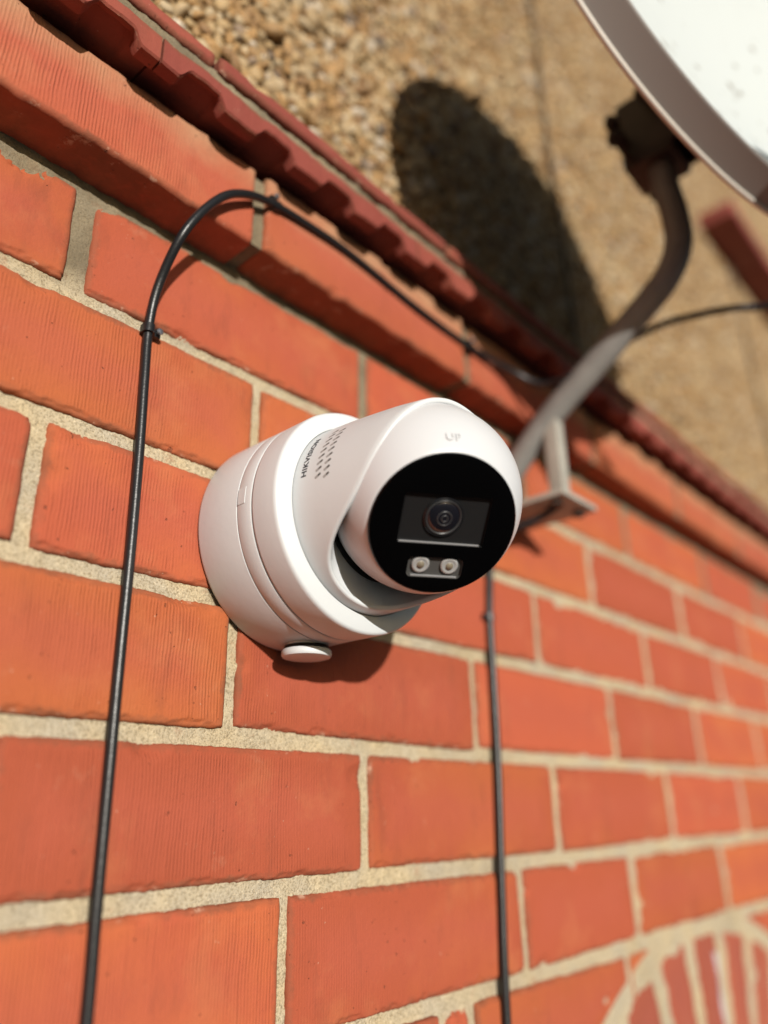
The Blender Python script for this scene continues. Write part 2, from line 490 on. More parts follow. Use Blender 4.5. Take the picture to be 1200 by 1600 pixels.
def box_mesh(name, x0, x1, y0, y1, z0, z1, bev=0.0, mtx=None):
    import bmesh
    bm = bmesh.new()
    bmesh.ops.create_cube(bm, size=1)
    for v in bm.verts:
        v.co = Vector(((x0 + x1) / 2 + v.co.x * (x1 - x0), (y0 + y1) / 2 + v.co.y * (y1 - y0), (z0 + z1) / 2 + v.co.z * (z1 - z0)))
    if bev: bmesh.ops.bevel(bm, geom=list(bm.edges), offset=bev, segments=2, affect='EDGES', profile=0.6)
    if mtx is not None: bm.transform(mtx)
    me = bpy.data.meshes.new(name); bm.to_mesh(me); bm.free()
    return me

# ================================================================== SETTING
GZ = -2.60
gm = mesh_np('ground', [(-300, -300, GZ), (300, -300, GZ), (300, 300, GZ), (-300, 300, GZ)], quads=[(0, 1, 2, 3)], smooth=False)
tag(obj('ground', gm, M['paving']), kind='structure')

# ------------------------------------------------------------------ brick wall
wall = empty('brick_wall', (0, 0, GZ))
tag(wall, 'sunlit orange-red brick wall with pale mortar joints and a projecting brick cornice', 'wall')
W_ = lambda o: rebase(o, wall)
CH = 0.0752
Zj = [-0.0019, -0.0742, -0.1496, -0.2234, -0.2994, -0.3751, -0.4514]
while len(Zj) < 15: Zj.append(Zj[-1] - 0.0752)
rows = {0: [145.5, 375, 598, 820.5, 1066], 1: [273, 495, 716, 955, 1185], 2: [139.5, 368, 597.5, 829.5, 1053],
        3: [264.4, 495, 726, 948, 1164], 4: [140, 371.5, 603, 836, 1061], 5: [307, 541, 729, 959],
        6: [440, 472, 698.6], 7: [140, 369, 598], 8: [258, 488, 660], 9: [139, 370, 600], 10: [255, 485], 11: [140, 370],
        12: [255, 485], 13: [140, 370]}
UMIN, UMAX = -0.55, 2.45
AC, AZ, AR, AI = 0.875, -0.955, 0.500, 0.285      # relieving arch: centre, extrados, intrados
def arch_x(z, R, side):
    q = R * R - (z - AZ) ** 2
    return AC + side * math.sqrt(max(q, 0.0))
LIM = 2.45
JW = [0.0088, 0.0084, 0.0086, 0.0086, 0.0088, 0.0096, 0.0096]
nb = 0
for k in range(14):
    hw_t = (JW[k] if k < 7 else 0.0085) / 2
    hw_b = (JW[k + 1] if k + 1 < 7 else 0.0085) / 2
    zt, zb = Zj[k] - hw_t, Zj[k + 1] + hw_b
    js = [v / 1000 for v in rows[k]]
    while js[0] > UMIN: js.insert(0, js[0] - 0.2297)
    while js[-1] < UMAX: js.append(js[-1] + 0.2297 + rng.normal(0, 0.003))
    for a, b in zip(js[:-1], js[1:]):
        jw = rng.uniform(0.0068, 0.0088) if a < 0.5 else rng.uniform(0.0085, 0.0105)
        if k == 0 and abs(a - .1455) < 1e-6: jw = 0.0125
        if k == 0 and abs(b - .1455) < 1e-6: jw = 0.0125
        x0, x1 = a + jw / 2, b - jw / 2
        pieces = [(x0, x1, None, None)]
        if k >= 6 and zb < AZ + AR:
            pieces = []
            Ro = AR + 0.013
            lw = min(arch_x(zt, Ro, -1), arch_x(zb, Ro, -1)); 
            if x1 < arch_x(zb, Ro, -1): pieces.append((x0, x1, None, None))
            elif x0 < arch_x(zt, Ro, -1) - 0.012:
                f_ = lambda z, x1=x1, x0=x0: max(x0 + .002, min(x1, arch_x(z, Ro, -1)))
                pieces.append((x0, x1, None, f_))
            if x0 > arch_x(zb, Ro, 1): pieces.append((x0, x1, None, None))
            elif x1 > arch_x(zt, Ro, 1) + 0.012:
                f_ = lambda z, x0=x0, x1=x1: min(x1 - .002, max(x0, arch_x(z, Ro, 1)))
                pieces.append((x0, x1, f_, None))
            # brick infill under the intrados
            Ri = AI - 0.010
            if zt < AZ + Ri - 0.01:
                li, ri = arch_x(zt, Ri, -1), arch_x(zt, Ri, 1)
                if x1 > li + 0.02 and x0 < ri - 0.02:
                    fl = (lambda z, x0=x0: max(x0, arch_x(z, Ri, -1))) if x0 < li + .05 else None
                    fr = (lambda z, x1=x1: min(x1, arch_x(z, Ri, 1))) if x1 > ri - .05 else None
                    pieces.append((x0, x1, fl, fr))
        for (p0, p1, fl, fr) in pieces:
            near = p0 < 0.62 and k < 7
            step = 0.0017 if near else (0.0035 if p0 < 1.3 and k < 8 else 0.012)
            if not near and step == 0.012:
                rad_, wob_ = 0.003, 0.0007
            else:
                rad_, wob_ = 0.0016, 0.00022
            me = brick_mesh('brick', p0, p1, zb, zt, 0.0, 0.020, step, wob=wob_, rad=rad_, left=fl, right=fr, chips=rng.integers(1, 4) if near else 1,
                            lines=(0.05 if k == 0 else rng.uniform(0.75, 1.0)) if p0 < 0.30 else rng.uniform(0.1, 0.5), ragged=near,
                            holes=((0.108, zt + 0.001, 0.0115, 0.0052), (0.090, zt + 0.003, 0.010, 0.004)) if (k == 0 and p0 < 0.0 < 0.1 < p1) else ())
            W_(obj('brick', me, M['brick'])); nb += 1

# arch bricks, each a radial wedge
nvs = 19
for i in range(nvs):
    a0 = math.pi * (i + 0.085) / nvs; a1 = math.pi * (i + 0.915) / nvs
    V, ed = [], []
    nr, na = 26, 10
    for ia in range(na):
        for ir in range(nr):
            s, q = ia / (na - 1), ir / (nr - 1)
            a_ = a0 + (a1 - a0) * s; R_ = AI + (AR - AI) * q
            d = min(min(s, 1 - s) * (a1 - a0) * R_, min(q, 1 - q) * (AR - AI))
            e_ = max(0, 1 - d / 0.005)
            yy = 0.0003 + 0.0035 * e_ * e_ + 0.0006 * math.sin(ir * 1.3 + i) * math.sin(ia * 0.9 + i * 2)
            wob_ = 0.0010 * math.sin(ir * 0.9 + i * 1.7 + ia)
            V.append((AC + (R_ + wob_) * math.cos(a_), yy, AZ + (R_ + wob_) * math.sin(a_))); ed.append(d)
    F = grid_faces(na, nr)
    ring = [j for j in range(nr)] + [ia * nr + nr - 1 for ia in range(1, na)] + [(na - 1) * nr + j for j in range(nr - 2, -1, -1)] + [ia * nr for ia in range(na - 2, 0, -1)]
    o_ = len(V)
    for j in ring: V.append((V[j][0], 0.02, V[j][2])); ed.append(0)
    n_ = len(ring)
    F = np.vstack([F, [(ring[j], ring[(j + 1) % n_], o_ + (j + 1) % n_, o_ + j) for j in range(n_)]])
    ab = W_(obj('arch_brick', mesh_np('arch_brick', V, quads=F, attrs={'edge': ed}), M['brick_arch']))
    if i == 8 or i == 9:
        keep_arch = ab if i == 9 else None
# the pale paint run on one arch brick
V = []
pm = []
for j in range(13):
    z_ = -0.478 - 0.0065 * j
    w_ = 0.0042 * (0.55 + 0.45 * math.sin(j * 0.9 + 1)) * (1 - (j / 13) ** 4) + 0.001
    for q in range(7):
        s = q / 6 * 2 - 1
        V.append((0.893 + s * w_ + 0.0012 * math.sin(j * 0.7), -0.0004 - 0.0007 * (1 - s * s), z_))
W_(obj('paint_run', mesh_np('paint_run', V, quads=grid_faces(13, 7)), plain('pale_paint', (0.50, 0.42, 0.45), 0.6)))

# mortar body: fine near the camera, plain elsewhere
def mortar_sheet(name, x0, x1, z0, z1, y, step, amp, fn=None):
    nx, nz = int((x1 - x0) / step) + 1, int((z1 - z0) / step) + 1
    X, Z = np.meshgrid(np.linspace(x0, x1, nx), np.linspace(z0, z1, nz), indexing='ij')
    Y = np.full_like(X, y)
    for lam, am in ((0.035, 0.55), (0.014, 0.45), (0.006, 0.35)):
        for _ in range(4):
            th = rng.uniform(0, 6.28); f_ = 6.28 / lam * rng.uniform(.7, 1.4)
            Y += np.sin((X * math.cos(th) + Z * math.sin(th)) * f_ + rng.uniform(0, 6.28)) * amp * am / 2
    Y += rng.normal(0, amp * 0.22, X.shape)
    if fn: Y += fn(X, Z)
    return mesh_np(name, np.stack([X, Y, Z], -1).reshape(-1, 3), quads=grid_faces(nx, nz))
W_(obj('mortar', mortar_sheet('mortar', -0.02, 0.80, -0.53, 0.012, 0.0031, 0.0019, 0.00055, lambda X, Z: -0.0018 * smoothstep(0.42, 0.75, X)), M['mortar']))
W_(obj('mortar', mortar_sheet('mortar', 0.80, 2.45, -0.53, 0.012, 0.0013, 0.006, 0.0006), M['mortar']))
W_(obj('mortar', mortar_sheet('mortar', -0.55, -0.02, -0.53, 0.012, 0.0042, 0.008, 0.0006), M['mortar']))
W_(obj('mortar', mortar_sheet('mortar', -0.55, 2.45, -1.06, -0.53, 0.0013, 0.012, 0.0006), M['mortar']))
# solid core of the wall down to the ground, with coursing only in its colour far below the picture
tcore = NT('brick_core')
bt = tcore.n('ShaderNodeTexBrick', i_Scale=1.0)
for kk, vv in (('Color1', (0.48, 0.11, 0.045, 1)), ('Color2', (0.42, 0.09, 0.045, 1)), ('Mortar', (0.5, 0.4, 0.25, 1)), ('Mortar Size', 0.005), ('Brick Width', 0.23), ('Row Height', 0.0752)):
    bt.inputs[kk].default_value = vv
tcs = tcore.n('ShaderNodeSeparateXYZ'); tcore.l(tcore.pos(), tcs.inputs[0])
tcc = tcore.n('ShaderNodeCombineXYZ'); tcore.l(tcs.outputs[0], tcc.inputs[0]); tcore.l(tcs.outputs[2], tcc.inputs[1])
tcore.l(tcc.outputs[0], bt.inputs['Vector'])
W_(obj('wall_core', box_mesh('wall_core', UMIN, 2.45, 0.012, 0.25, GZ, 2.3), tcore.set(bt.outputs[0], 0.9)))
W_(obj('wall_face', box_mesh('wall_face', UMIN, 2.45, 0.002, 0.0119, GZ, -1.062), tcore.m))

# corbel course
YC = -0.027
js = [0.0165, 0.2465, 0.477, 0.707, 0.937, 1.167, 1.397, 1.627, 1.857, 2.087, 2.317, 2.547]
js = [-0.2135 - 0.23, -0.2135] + js
for a, b in zip(js[:-1], js[1:]):
    a, b = max(a, UMIN), min(b, 2.45)
    near = a < 0.6
    me = brick_mesh('corbel_brick', a + 0.0048, b - 0.0048, 0.0032 + rng.normal(0, .0005), 0.0635 + rng.normal(0, .0008), YC, 0.018,
                    0.002 if near else 0.006, wob=0.0006, rad=0.0026, chips=2, lines=1.0 if a < 0.1 else 0.35)
    W_(obj('corbel_brick', me, M['brick_corbel']))
# mortar of the corbel course: joints between the bricks and the bedding above, sloping back under the moulding
W_(obj('mortar', box_mesh('mortar', UMIN, 2.45, YC + 0.0035, 0.010, 0.0052, 0.0600), M['mortar']))
def bed(name):
    nx = 700; xs = np.linspace(UMIN, 2.45, nx)
    prof = [(YC + 0.0045, 0.0600), (YC + 0.0060, 0.0632), (YC + 0.009, 0.0655), (YC + 0.0125, 0.0690), (YC + 0.0135, 0.0760)]
    P = np.array(prof)
    V = np.zeros((nx, len(prof), 3))
    V[:, :, 0] = xs[:, None]
    V[:, :, 1] = P[None, :, 0] + sm1(nx, xs[1] - xs[0], 0.0013)[:, None] * np.array([0, 1, 1, 1, .5]) + rng.normal(0, .0003, (nx, len(prof)))
    V[:, :, 2] = P[None, :, 1] + sm1(nx, xs[1] - xs[0], 0.0010)[:, None] * np.array([0, 1, 1, .6, 0])
    return mesh_np(name, V.reshape(-1, 3), quads=grid_faces(nx, len(prof)))
W_(obj('mortar', bed('mortar'), M['mortar']))

# moulded (toothed) course: each brick carries four teeth along its lower front edge
YM = -0.0520
def moulded_mesh(x0, x1, fine):
    L = x1 - x0
    n = 160 if fine else 56
    xs = np.linspace(x0, x1, n)
    ph = ((xs - x0) / L * 4) % 1.0
    prof = smoothstep(0.20, 0.36, ph) * (1 - smoothstep(0.70, 0.80, ph))       # 1 in the hollow
    zlow = 0.0602 + 0.0098 * prof + sm1(n, xs[1] - xs[0], 0.0004)
    zt = 0.0795 + sm1(n, xs[1] - xs[0], 0.0004)
    ym = YM + sm1(n, xs[1] - xs[0], 0.0004)
    cols = []
    # front face from top to tooth edge, then under the tooth back to the soffit and in to the wall
    r = 0.0012
    cols.append((np.full(n, -0.0145), zt))
    cols.append((ym + r, zt))
    cols.append((ym, zt - r))
    for q in (0.33, 0.66): cols.append((ym, zt - r + (zlow + r - zt + r) * q))
    cols.append((ym, zlow + r))
    cols.append((ym + r, zlow))
    yb_ = np.where(prof < 0.5, YM + 0.010, YM + 0.004)
    cols.append((yb_, zlow + 0.0006))
    cols.append((yb_ + 0.003, np.maximum(zlow + 0.004, 0.0702)))
    cols.append((np.full(n, YC + 0.012), np.full(n, 0.0715)))
    cols.append((np.full(n, -0.0145), np.full(n, 0.0718)))
    k = len(cols)
    V = np.zeros((n, k, 3))
    for j, (yy, zz) in enumerate(cols):
        V[:, j, 0] = xs; V[:, j, 1] = yy; V[:, j, 2] = zz
    F = grid_faces(n, k)
    ed = np.full((n, k), 0.006); ed[:, [1, 2, 6]] = 0.001; ed[0] = ed[-1] = 0.0
    V = V.reshape(-1, 3); ed = ed.reshape(-1)
    caps = [tuple(range(k)), tuple((n - 1) * k + j for j in range(k - 1, -1, -1))]
    return V, F, caps, ed
P_T = 0.2285
x = -0.5335
i = 0
while x < 2.2:
    V, F, caps, ed = moulded_mesh(x + 0.0006, x + P_T - 0.0006, x < 0.8)
    polys = [tuple(int(v) for v in q) for q in F] + caps
    me = mesh_np('moulded_brick', V, polys=polys, attrs={'edge': ed})
    o = W_(obj('moulded_brick', me, M['brick_mould'])); sharp(o, 40)
    x += P_T
# mortar line over the moulded course, then thin tiles
def strip(name, y, z0, z1, amp):
    nx = 900; xs = np.linspace(UMIN, 2.45, nx)
    zz = np.linspace(z0, z1, 5)
    V = np.zeros((nx, 5, 3)); V[:, :, 0] = xs[:, None]; V[:, :, 2] = zz[None, :]
    V[:, :, 1] = y + sm1(nx, xs[1] - xs[0], amp)[:, None] + rng.normal(0, .0003, (nx, 5))
    return mesh_np(name, V.reshape(-1, 3), quads=grid_faces(nx, 5))
W_(obj('mortar', strip('mortar', YM + 0.0022, 0.0775, 0.0880, 0.0006), M['mortar']))
W_(obj('mortar', box_mesh('mortar', UMIN, 2.45, YM + 0.005, -0.012, 0.0790, 0.0872), M['mortar']))
x = -0.5
while x < 2.4:
    L = 0.2295
    me = brick_mesh('coping_tile', x + 0.001, min(x + L - 0.001, 2.45), 0.0866, 0.0985, -0.0545 + rng.normal(0, .0006), -0.010, 0.0024 if x < .8 else .008, wob=0.0005, rad=0.0022, chips=2)
    W_(obj('coping_tile', me, M['brick_mould']))
    x += L

# ------------------------------------------------------------------ pebbledash wall above
peb = empty('pebbledash_wall', (0.9, -0.012, 0.0985))
tag(peb, 'tan pebbledash wall above the toothed brick cornice, crossed by the round dish shadow', 'wall')
YP = -0.0125
V, nx, nz = None, 330, 190
X, Z = np.meshgrid(np.linspace(UMIN, 2.45, nx), np.linspace(0.0975, 2.25, nz), indexing='ij')
Y = YP + 0.0009 * np.sin(X * 91 + Z * 40) + 0.0009 * np.sin(X * 33 - Z * 77) + rng.normal(0, .0008, X.shape)
rebase(obj('render_coat', mesh_np('render_coat', np.stack([X, Y, Z], -1).reshape(-1, 3), quads=grid_faces(nx, nz)), M['render']), peb)
import bmesh
def ico(sub):
    bm = bmesh.new(); bmesh.ops.create_icosphere(bm, subdivisions=sub, radius=1.0)
    v = np.array([x_.co[:] for x_ in bm.verts]); f_ = np.array([[w.index for w in q.verts] for q in bm.faces]); bm.free()
    return v, f_
ICO1, ICO2 = ico(1), ico(2)
def pebble_shape(v):
    sc = np.array([rng.uniform(.8, 1.25), rng.uniform(.55, .85), rng.uniform(.7, 1.1)])
    q = v * sc
    for _ in range(3):
        k = rng.normal(0, 1, 3); q = q * (1 + 0.17 * np.sin(v @ k * 2.1 + rng.uniform(0, 6.28)))[:, None]
    th = rng.uniform(0, 6.28); c, s = math.cos(th), math.sin(th)
    R_ = np.array([[c, 0, s], [0, 1, 0], [-s, 0, c]])
    th = rng.normal(0, .35); c, s = math.cos(th), math.sin(th)
    R2 = np.array([[1, 0, 0], [0, c, -s], [0, s, c]])
    return q @ R_.T @ R2.T
# jittered grid of pebbles over what can be seen
sp_ = 0.0078
pts = []
gx = np.arange(0.0, 2.42, sp_)
for ix, x_ in enumerate(gx):
    zmax = min(2.1, 0.30 + 1.05 * x_ + 0.18)
    zz = np.arange(0.098, zmax, sp_ * 0.9) + (sp_ * .45 if ix % 2 else 0)
    pts.append(np.stack([np.full_like(zz, x_), zz], -1))
pts = np.vstack(pts)
pts += rng.normal(0, sp_ * 0.22, pts.shape)
pts = pts[pts[:, 1] > 0.0985]
rad_ = np.clip(rng.lognormal(math.log(0.0045), 0.24, len(pts)), 0.0026, 0.0085)
big = rng.random(len(pts)) < 0.05
rad_[big] *= 1.25
yy = YP - rad_ * rng.uniform(0.05, 0.45, len(pts))
dist = np.sqrt((pts[:, 0]) ** 2 + (yy + 0.347) ** 2 + (pts[:, 1] + 0.338) ** 2)
# which of them are inside the picture and shown largest
P3 = np.stack([pts[:, 0], yy + 0.346825, pts[:, 1] + 0.337745], -1)
dep = P3 @ np.array(fwd); px = 600 + 1195.8 * (P3 @ np.array(r2)) / dep; py = 800 - 1195.8 * (P3 @ np.array(u2)) / dep
# line of the coping edge in the picture hides what lies just above it
vis = (px > 0) & (px < 1200) & (py > 0) & (py < 1600) & (pts[:, 1] > 0.155)
score = np.where(vis, rad_ / dep, 0)
order = np.argsort(-score)
solo = order[:300]
mass = np.setdiff1d(np.arange(len(pts)), solo)
variants = []
for k in range(14):
    me = mesh_np('pebble', pebble_shape(ICO2[0]), tris=ICO2[1]); me.materials.append(M['pebble_one']); variants.append(me)
for i in solo:
    o = bpy.data.objects.new('pebble', variants[int(rng.integers(0, 14))])
    COL.objects.link(o)
    o.location = (pts[i, 0], yy[i], pts[i, 1]); o.scale = (rad_[i],) * 3; o.rotation_euler = (0, rng.uniform(0, 6.28), 0)
    rebase(o, peb)
shapes = [[pebble_shape(ICO1[0]) for _ in range(40)], [pebble_shape(ICO2[0]) for _ in range(40)]]
near_m = mass[dist[mass] < 0.95]; far_m = mass[dist[mass] >= 0.95]
VV, FF, RR, off = [], [], [], 0
for lst, lod, ic in ((near_m, 1, ICO2), (far_m, 0, ICO1)):
    if len(lst) == 0: continue
    sh = np.stack(shapes[lod])[rng.integers(0, 40, len(lst))]
    v = sh * rad_[lst][:, None, None] + np.stack([pts[lst, 0], yy[lst], pts[lst, 1]], -1)[:, None, :]
    nv_ = v.shape[1]
    f_ = ic[1][None] + (off + np.arange(len(lst)) * nv_)[:, None, None]
    VV.append(v.reshape(-1, 3)); FF.append(f_.reshape(-1, 3)); RR.append(np.repeat(rng.random(len(lst)), nv_)); off += len(lst) * nv_
me = mesh_np('pebbles', np.vstack(VV), tris=np.vstack(FF), attrs={'rnd': np.concatenate(RR)})
o = rebase(obj('pebbles', me, M['pebble_mass']), peb); o['kind'] = 'stuff'

# red tiled sill far along the pebbledash wall
sill = empty('window_sill', (1.36, -0.03, 0.755))
tag(sill, 'dark red tiled window sill on the pebbledash wall beneath the dish rim', 'sill')
x = 1.360
for i in range(5):
    mt = Matrix.Rotation(0, 4, 'X')
    rebase(sharp(obj('sill_tile', box_mesh('sill_tile', x, x + 0.208, -0.085, -0.004, 0.752 + .002 * (i % 2), 0.785 + .002 * (i % 2), 0.006), M['sill'])), sill)
    x += 0.212

# ================================================================== SECURITY CAMERA
CX, CZ = 0.2984, -0.1830
cctv = empty('security_camera', (CX, 0, CZ))
tag(cctv, 'white dome-shaped security camera with black lens face and round back box on the brick wall', 'security camera')
S_ = lambda o, par=None: rebase(o, cctv) if par is None else child(o, par)
def child(o, par):
    o.parent = par
    o.matrix_parent_inverse = par.matrix_world.inverted() if par.matrix_world != Matrix.Identity(4) else Matrix.Identity(4)
    return o
def sub(o, par, thing):
    """part of a part: everything is modelled in world coordinates, parents sit at the thing's base"""
    o.parent = par
    o.matrix_parent_inverse = Matrix.Identity(4)
    return o
# local frame: x = wall x, y = up, z = out of the wall
MB = Matrix(((1, 0, 0, CX), (0, 0, -1, 0), (0, 1, 0, CZ), (0, 0, 0, 1)))
def arc(r0, h0, r1, h1, n=5, bulge=0.3):
    out = []
    for i in range(n + 1):
        s = i / n
        out.append((r0 + (r1 - r0) * s, h0 + (h1 - h0) * s))
    return out
# back box with the seam of its lid
box_prof = [(0.0, 0.0005), (0.0640, 0.0005), (0.0648, 0.0012), (0.0651, 0.0025), (0.0651, 0.0355), (0.0650, 0.0358), (0.0646, 0.0360), (0.0646, 0.0364), (0.0650, 0.0367), (0.0651, 0.0370),
            (0.0651, 0.0470), (0.0648, 0.0476), (0.0642, 0.0480), (0.0638, 0.0484)]
backbox = S_(sharp(obj('back_box', lathe('back_box', box_prof, MB, 160), M['white_box']), 50))
# small latch tab over the seam
def on_cyl(R, ang, h): return MB @ Vector((R * math.cos(ang), R * math.sin(ang), h))
V = []
na, nh = 8, 3
for q, (Rr, inset) in enumerate(((0.0648, 0), (0.0654, 0.0004))):
    for i in range(na):
        for j in range(nh):
            a_ = math.radians(172 + 8.5 * i / (na - 1)); h_ = 0.0370 + 0.0058 * j / (nh - 1)
            V.append(on_cyl(Rr, a_, h_))
F = [tuple(int(v) for v in f_) for f_ in grid_faces(na, nh, na * nh)]
ring = [j for j in range(nh)] + [i * nh + nh - 1 for i in range(1, na)] + [(na - 1) * nh + j for j in range(nh - 2, -1, -1)] + [i * nh for i in range(na - 2, 0, -1)]
n_ = len(ring); o2 = na * nh
F += [(ring[j], o2 + ring[j], o2 + ring[(j + 1) % n_], ring[(j + 1) % n_]) for j in range(n_)]
S_(obj('latch_tab', mesh_np('latch_tab', V, polys=F, smooth=False), M['white_box']))
# cable-entry plug under the box
MP = Matrix.Translation((CX, -0.0225, CZ - 0.0640)) @ Matrix.Rotation(math.pi, 4, 'X')
plug = S_(sharp(obj('entry_plug', lathe('entry_plug', [(0.0118, -0.004), (0.0118, 0.0022), (0.0115, 0.0034), (0.0138, 0.0036), (0.0144, 0.0044), (0.0144, 0.0066), (0.0138, 0.0076), (0.0126, 0.0080), (0.0, 0.0082)], MP, 64), M['white']), 40))
gap_ring = S_(obj('gap_shade_ring', lathe('gap_shade_ring', [(0.0110, 0.0014), (0.0128, 0.0014), (0.0128, 0.0034), (0.0110, 0.0034)], MP, 48), M['rubber']))  # black ring put in for the shade in the gap above the cap
# collar with the broad pale ring facing outwards
collar_prof = [(0.0630, 0.0482), (0.0645, 0.0484), (0.0651, 0.0490), (0.0652, 0.0500), (0.0653, 0.0655), (0.0651, 0.0668), (0.0644, 0.0678), (0.0634, 0.0682), (0.0562, 0.0692), (0.0551, 0.0690), (0.0548, 0.0680), (0.0546, 0.0660)]
S_(sharp(obj('collar', lathe('collar', collar_prof, MB, 160), M['white']), 60))
# turret shell, its rim low towards the lens and high behind it
LOW = math.radians(-112)
dl = np.array([0, 14, 23, 31, 39, 48, 56, 67, 82, 100, 115, 150, 180.0])
yl = np.array([.0764, .0772, .0796, .0842, .0915, .1013, .1105, .1190, .1265, .1320, .1357, .1395, .1405])
def lip_h(a_):
    d_ = abs((math.degrees(a_ - LOW) + 180) % 360 - 180)
    # light smoothing of the table
    return float(np.mean(np.interp(np.clip([d_ - 6, d_ - 3, d_, d_ + 3, d_ + 6], 0, 180), dl, yl)))
def shell_R(h): return float(np.interp(h, [.066, .07, .09, .105, .12, .14], [.0548, .0546, .0537, .0526, .0513, .0484]))
na = 220; V = []
outer = 16
for i in range(na):
    a_ = 2 * math.pi * i / na
    hl = lip_h(a_)
    prof = []
    for j in range(outer):
        h_ = 0.0665 + (hl - 0.0010 - 0.0665) * j / (outer - 1)
        prof.append((shell_R(h_), h_))
    R_ = shell_R(hl)
    prof += [(R_ - 0.0004, hl - 0.0003), (R_ - 0.0010, hl), (R_ - 0.0021, hl), (R_ - 0.0027, hl - 0.0004), (R_ - 0.0030, hl - 0.0012)]
    hb = min(hl - 0.004, 0.074)
    hin = 0.0715
    for s in (0.35, 0.7, 1.0):
        prof.append((R_ - 0.0030 + (0.0372 - (R_ - 0.0030)) * s, hl - 0.0012 + (hin + 0.0042 - hl + 0.0012) * s))
    prof.append((0.0368, 0.066))
    for r_, h_ in prof: V.append(on_cyl(r_, a_, h_))
k = len(prof)
shell = S_(sharp(obj('turret_shell', mesh_np('turret_shell', V, quads=grid_faces(na, k, wrap=True)), M['white']), 50))
S_(obj('inner_seal', lathe('inner_seal', [(0.0378, 0.066), (0.0378, 0.0756), (0.0368, 0.0766), (0.0355, 0.0768), (0.028, 0.0768)], MB, 96), M['rubber']))
# eyeball
BC = Vector((0.2982, -0.1139, -0.1824)); BR = 0.0509
az, el = 0.5858, 0.7739
ax = Vector((-math.sin(az) * math.cos(el), -math.cos(az) * math.cos(el), -math.sin(el)))
rx_ = Vector((0, 0, 1)).cross(ax).normalized(); ux_ = ax.cross(rx_)
ME = Matrix(((rx_.x, ux_.x, ax.x, BC.x), (rx_.y, ux_.y, ax.y, BC.y), (rx_.z, ux_.z, ax.z, BC.z), (0, 0, 0, 1)))
DR, DH = 0.0376, 0.0340
prof = []
a_end = math.acos(DH / BR)
for i in range(60):
    a_ = math.pi + (a_end - math.pi) * i / 59
    prof.append((BR * math.sin(a_), BR * math.cos(a_)))
prof += [(DR - 0.0004, DH + 0.0002), (DR - 0.0012, DH - 0.0005), (0.0, DH - 0.0005)]
ball = S_(sharp(obj('eyeball', lathe('eyeball', prof, ME, 160), M['white_glossy']), 40))
# black face plate with two sunk windows
FH = 0.0365
def rrect(x0, x1, y0, y1, r, n=6):
    out = []
    for cx_, cy_, s in ((x1 - r, y1 - r, 0), (x0 + r, y1 - r, 1), (x0 + r, y0 + r, 2), (x1 - r, y0 + r, 3)):
        for i in range(n + 1):
            a_ = math.pi / 2 * (s + i / n); out.append((cx_ + r * math.cos(a_), cy_ + r * math.sin(a_)))
    return out
LW = rrect(-0.0222, 0.0222, -0.0100, 0.0163, 0.0008, 3)
EW = rrect(-0.0145, 0.0143, -0.0284, -0.0172, 0.0026, 6)
bm = bmesh.new()
loops = []
circ = [((DR - 0.0012) * math.cos(2 * math.pi * i / 128), (DR - 0.0012) * math.sin(2 * math.pi * i / 128)) for i in range(128)]
edges = []
for lp in (circ, LW, EW):
    vs = [bm.verts.new((x_, y_, FH)) for x_, y_ in lp]
    es = [bm.edges.new((vs[i], vs[(i + 1) % len(vs)])) for i in range(len(vs))]
    loops.append(vs); edges += es
bmesh.ops.triangle_fill(bm, use_beauty=True, use_dissolve=False, edges=edges)
rings = [loops[0]]
for r_, h_ in ((DR - 0.0005, FH - 0.0003), (DR - 0.0001, FH - 0.0009), (DR, FH - 0.0016), (DR, DH - 0.0004)):
    rings.append([bm.verts.new((r_ * math.cos(2 * math.pi * i / 128), r_ * math.sin(2 * math.pi * i / 128), h_)) for i in range(128)])
for A_, B_ in zip(rings[:-1], rings[1:]):
    for i in range(128): bm.faces.new((A_[i], B_[i], B_[(i + 1) % 128], A_[(i + 1) % 128]))
bmesh.ops.recalc_face_normals(bm, faces=bm.faces)
bm.transform(ME)
me = bpy.data.meshes.new('face_plate'); bm.to_mesh(me); bm.free()
for p_ in me.polygons: p_.use_smooth = True
face = S_(sharp(obj('face_plate', me, M['black_glass']), 30))
def window(name, lp, depth, ledge_z, inset):
    """sunk window: side walls, a lit lower ledge and the floor behind"""
    n = len(lp)
    V = [ME @ Vector((x_, y_, FH - 0.0001)) for x_, y_ in lp]
    cx_ = sum(p_[0] for p_ in lp) / n; cy_ = sum(p_[1] for p_ in lp) / n
    ins = [(cx_ + (x_ - cx_) * inset, cy_ + (y_ - cy_) * inset) for x_, y_ in lp]
    V += [ME @ Vector((x_, y_, FH - depth)) for x_, y_ in ins]
    F = [(i, (i + 1) % n, n + (i + 1) % n, n + i) for i in range(n)]
    F.append(tuple(n + i for i in range(n)))
    return mesh_np(name, V, polys=F, smooth=False)
sub(obj('lens_window', window('lens_window', LW, 0.0018, 0, 0.99), M['black_panel']), face, cctv)
sub(obj('lamp_window', window('lamp_window', EW, 0.0018, 0, 0.99), M['lamp_panel']), face, cctv)
def bar(name, x0, x1, y0, y1, h0, h1, mat, par):
    return sub(sharp(obj(name, box_mesh(name, x0, x1, y0, y1, h0, h1, 0.00025, ME), mat)), par, cctv)
bar('window_ledge', -0.0214, 0.0206, -0.0099, -0.0092, FH - 0.0016, FH - 0.0004, M['ledge'], face)  # paler than the recess: sunlight on the lower sill put into its colour
bar('window_ledge', -0.0120, 0.0124, -0.0283, -0.0275, FH - 0.0016, FH - 0.0003, M['ledge'], face)
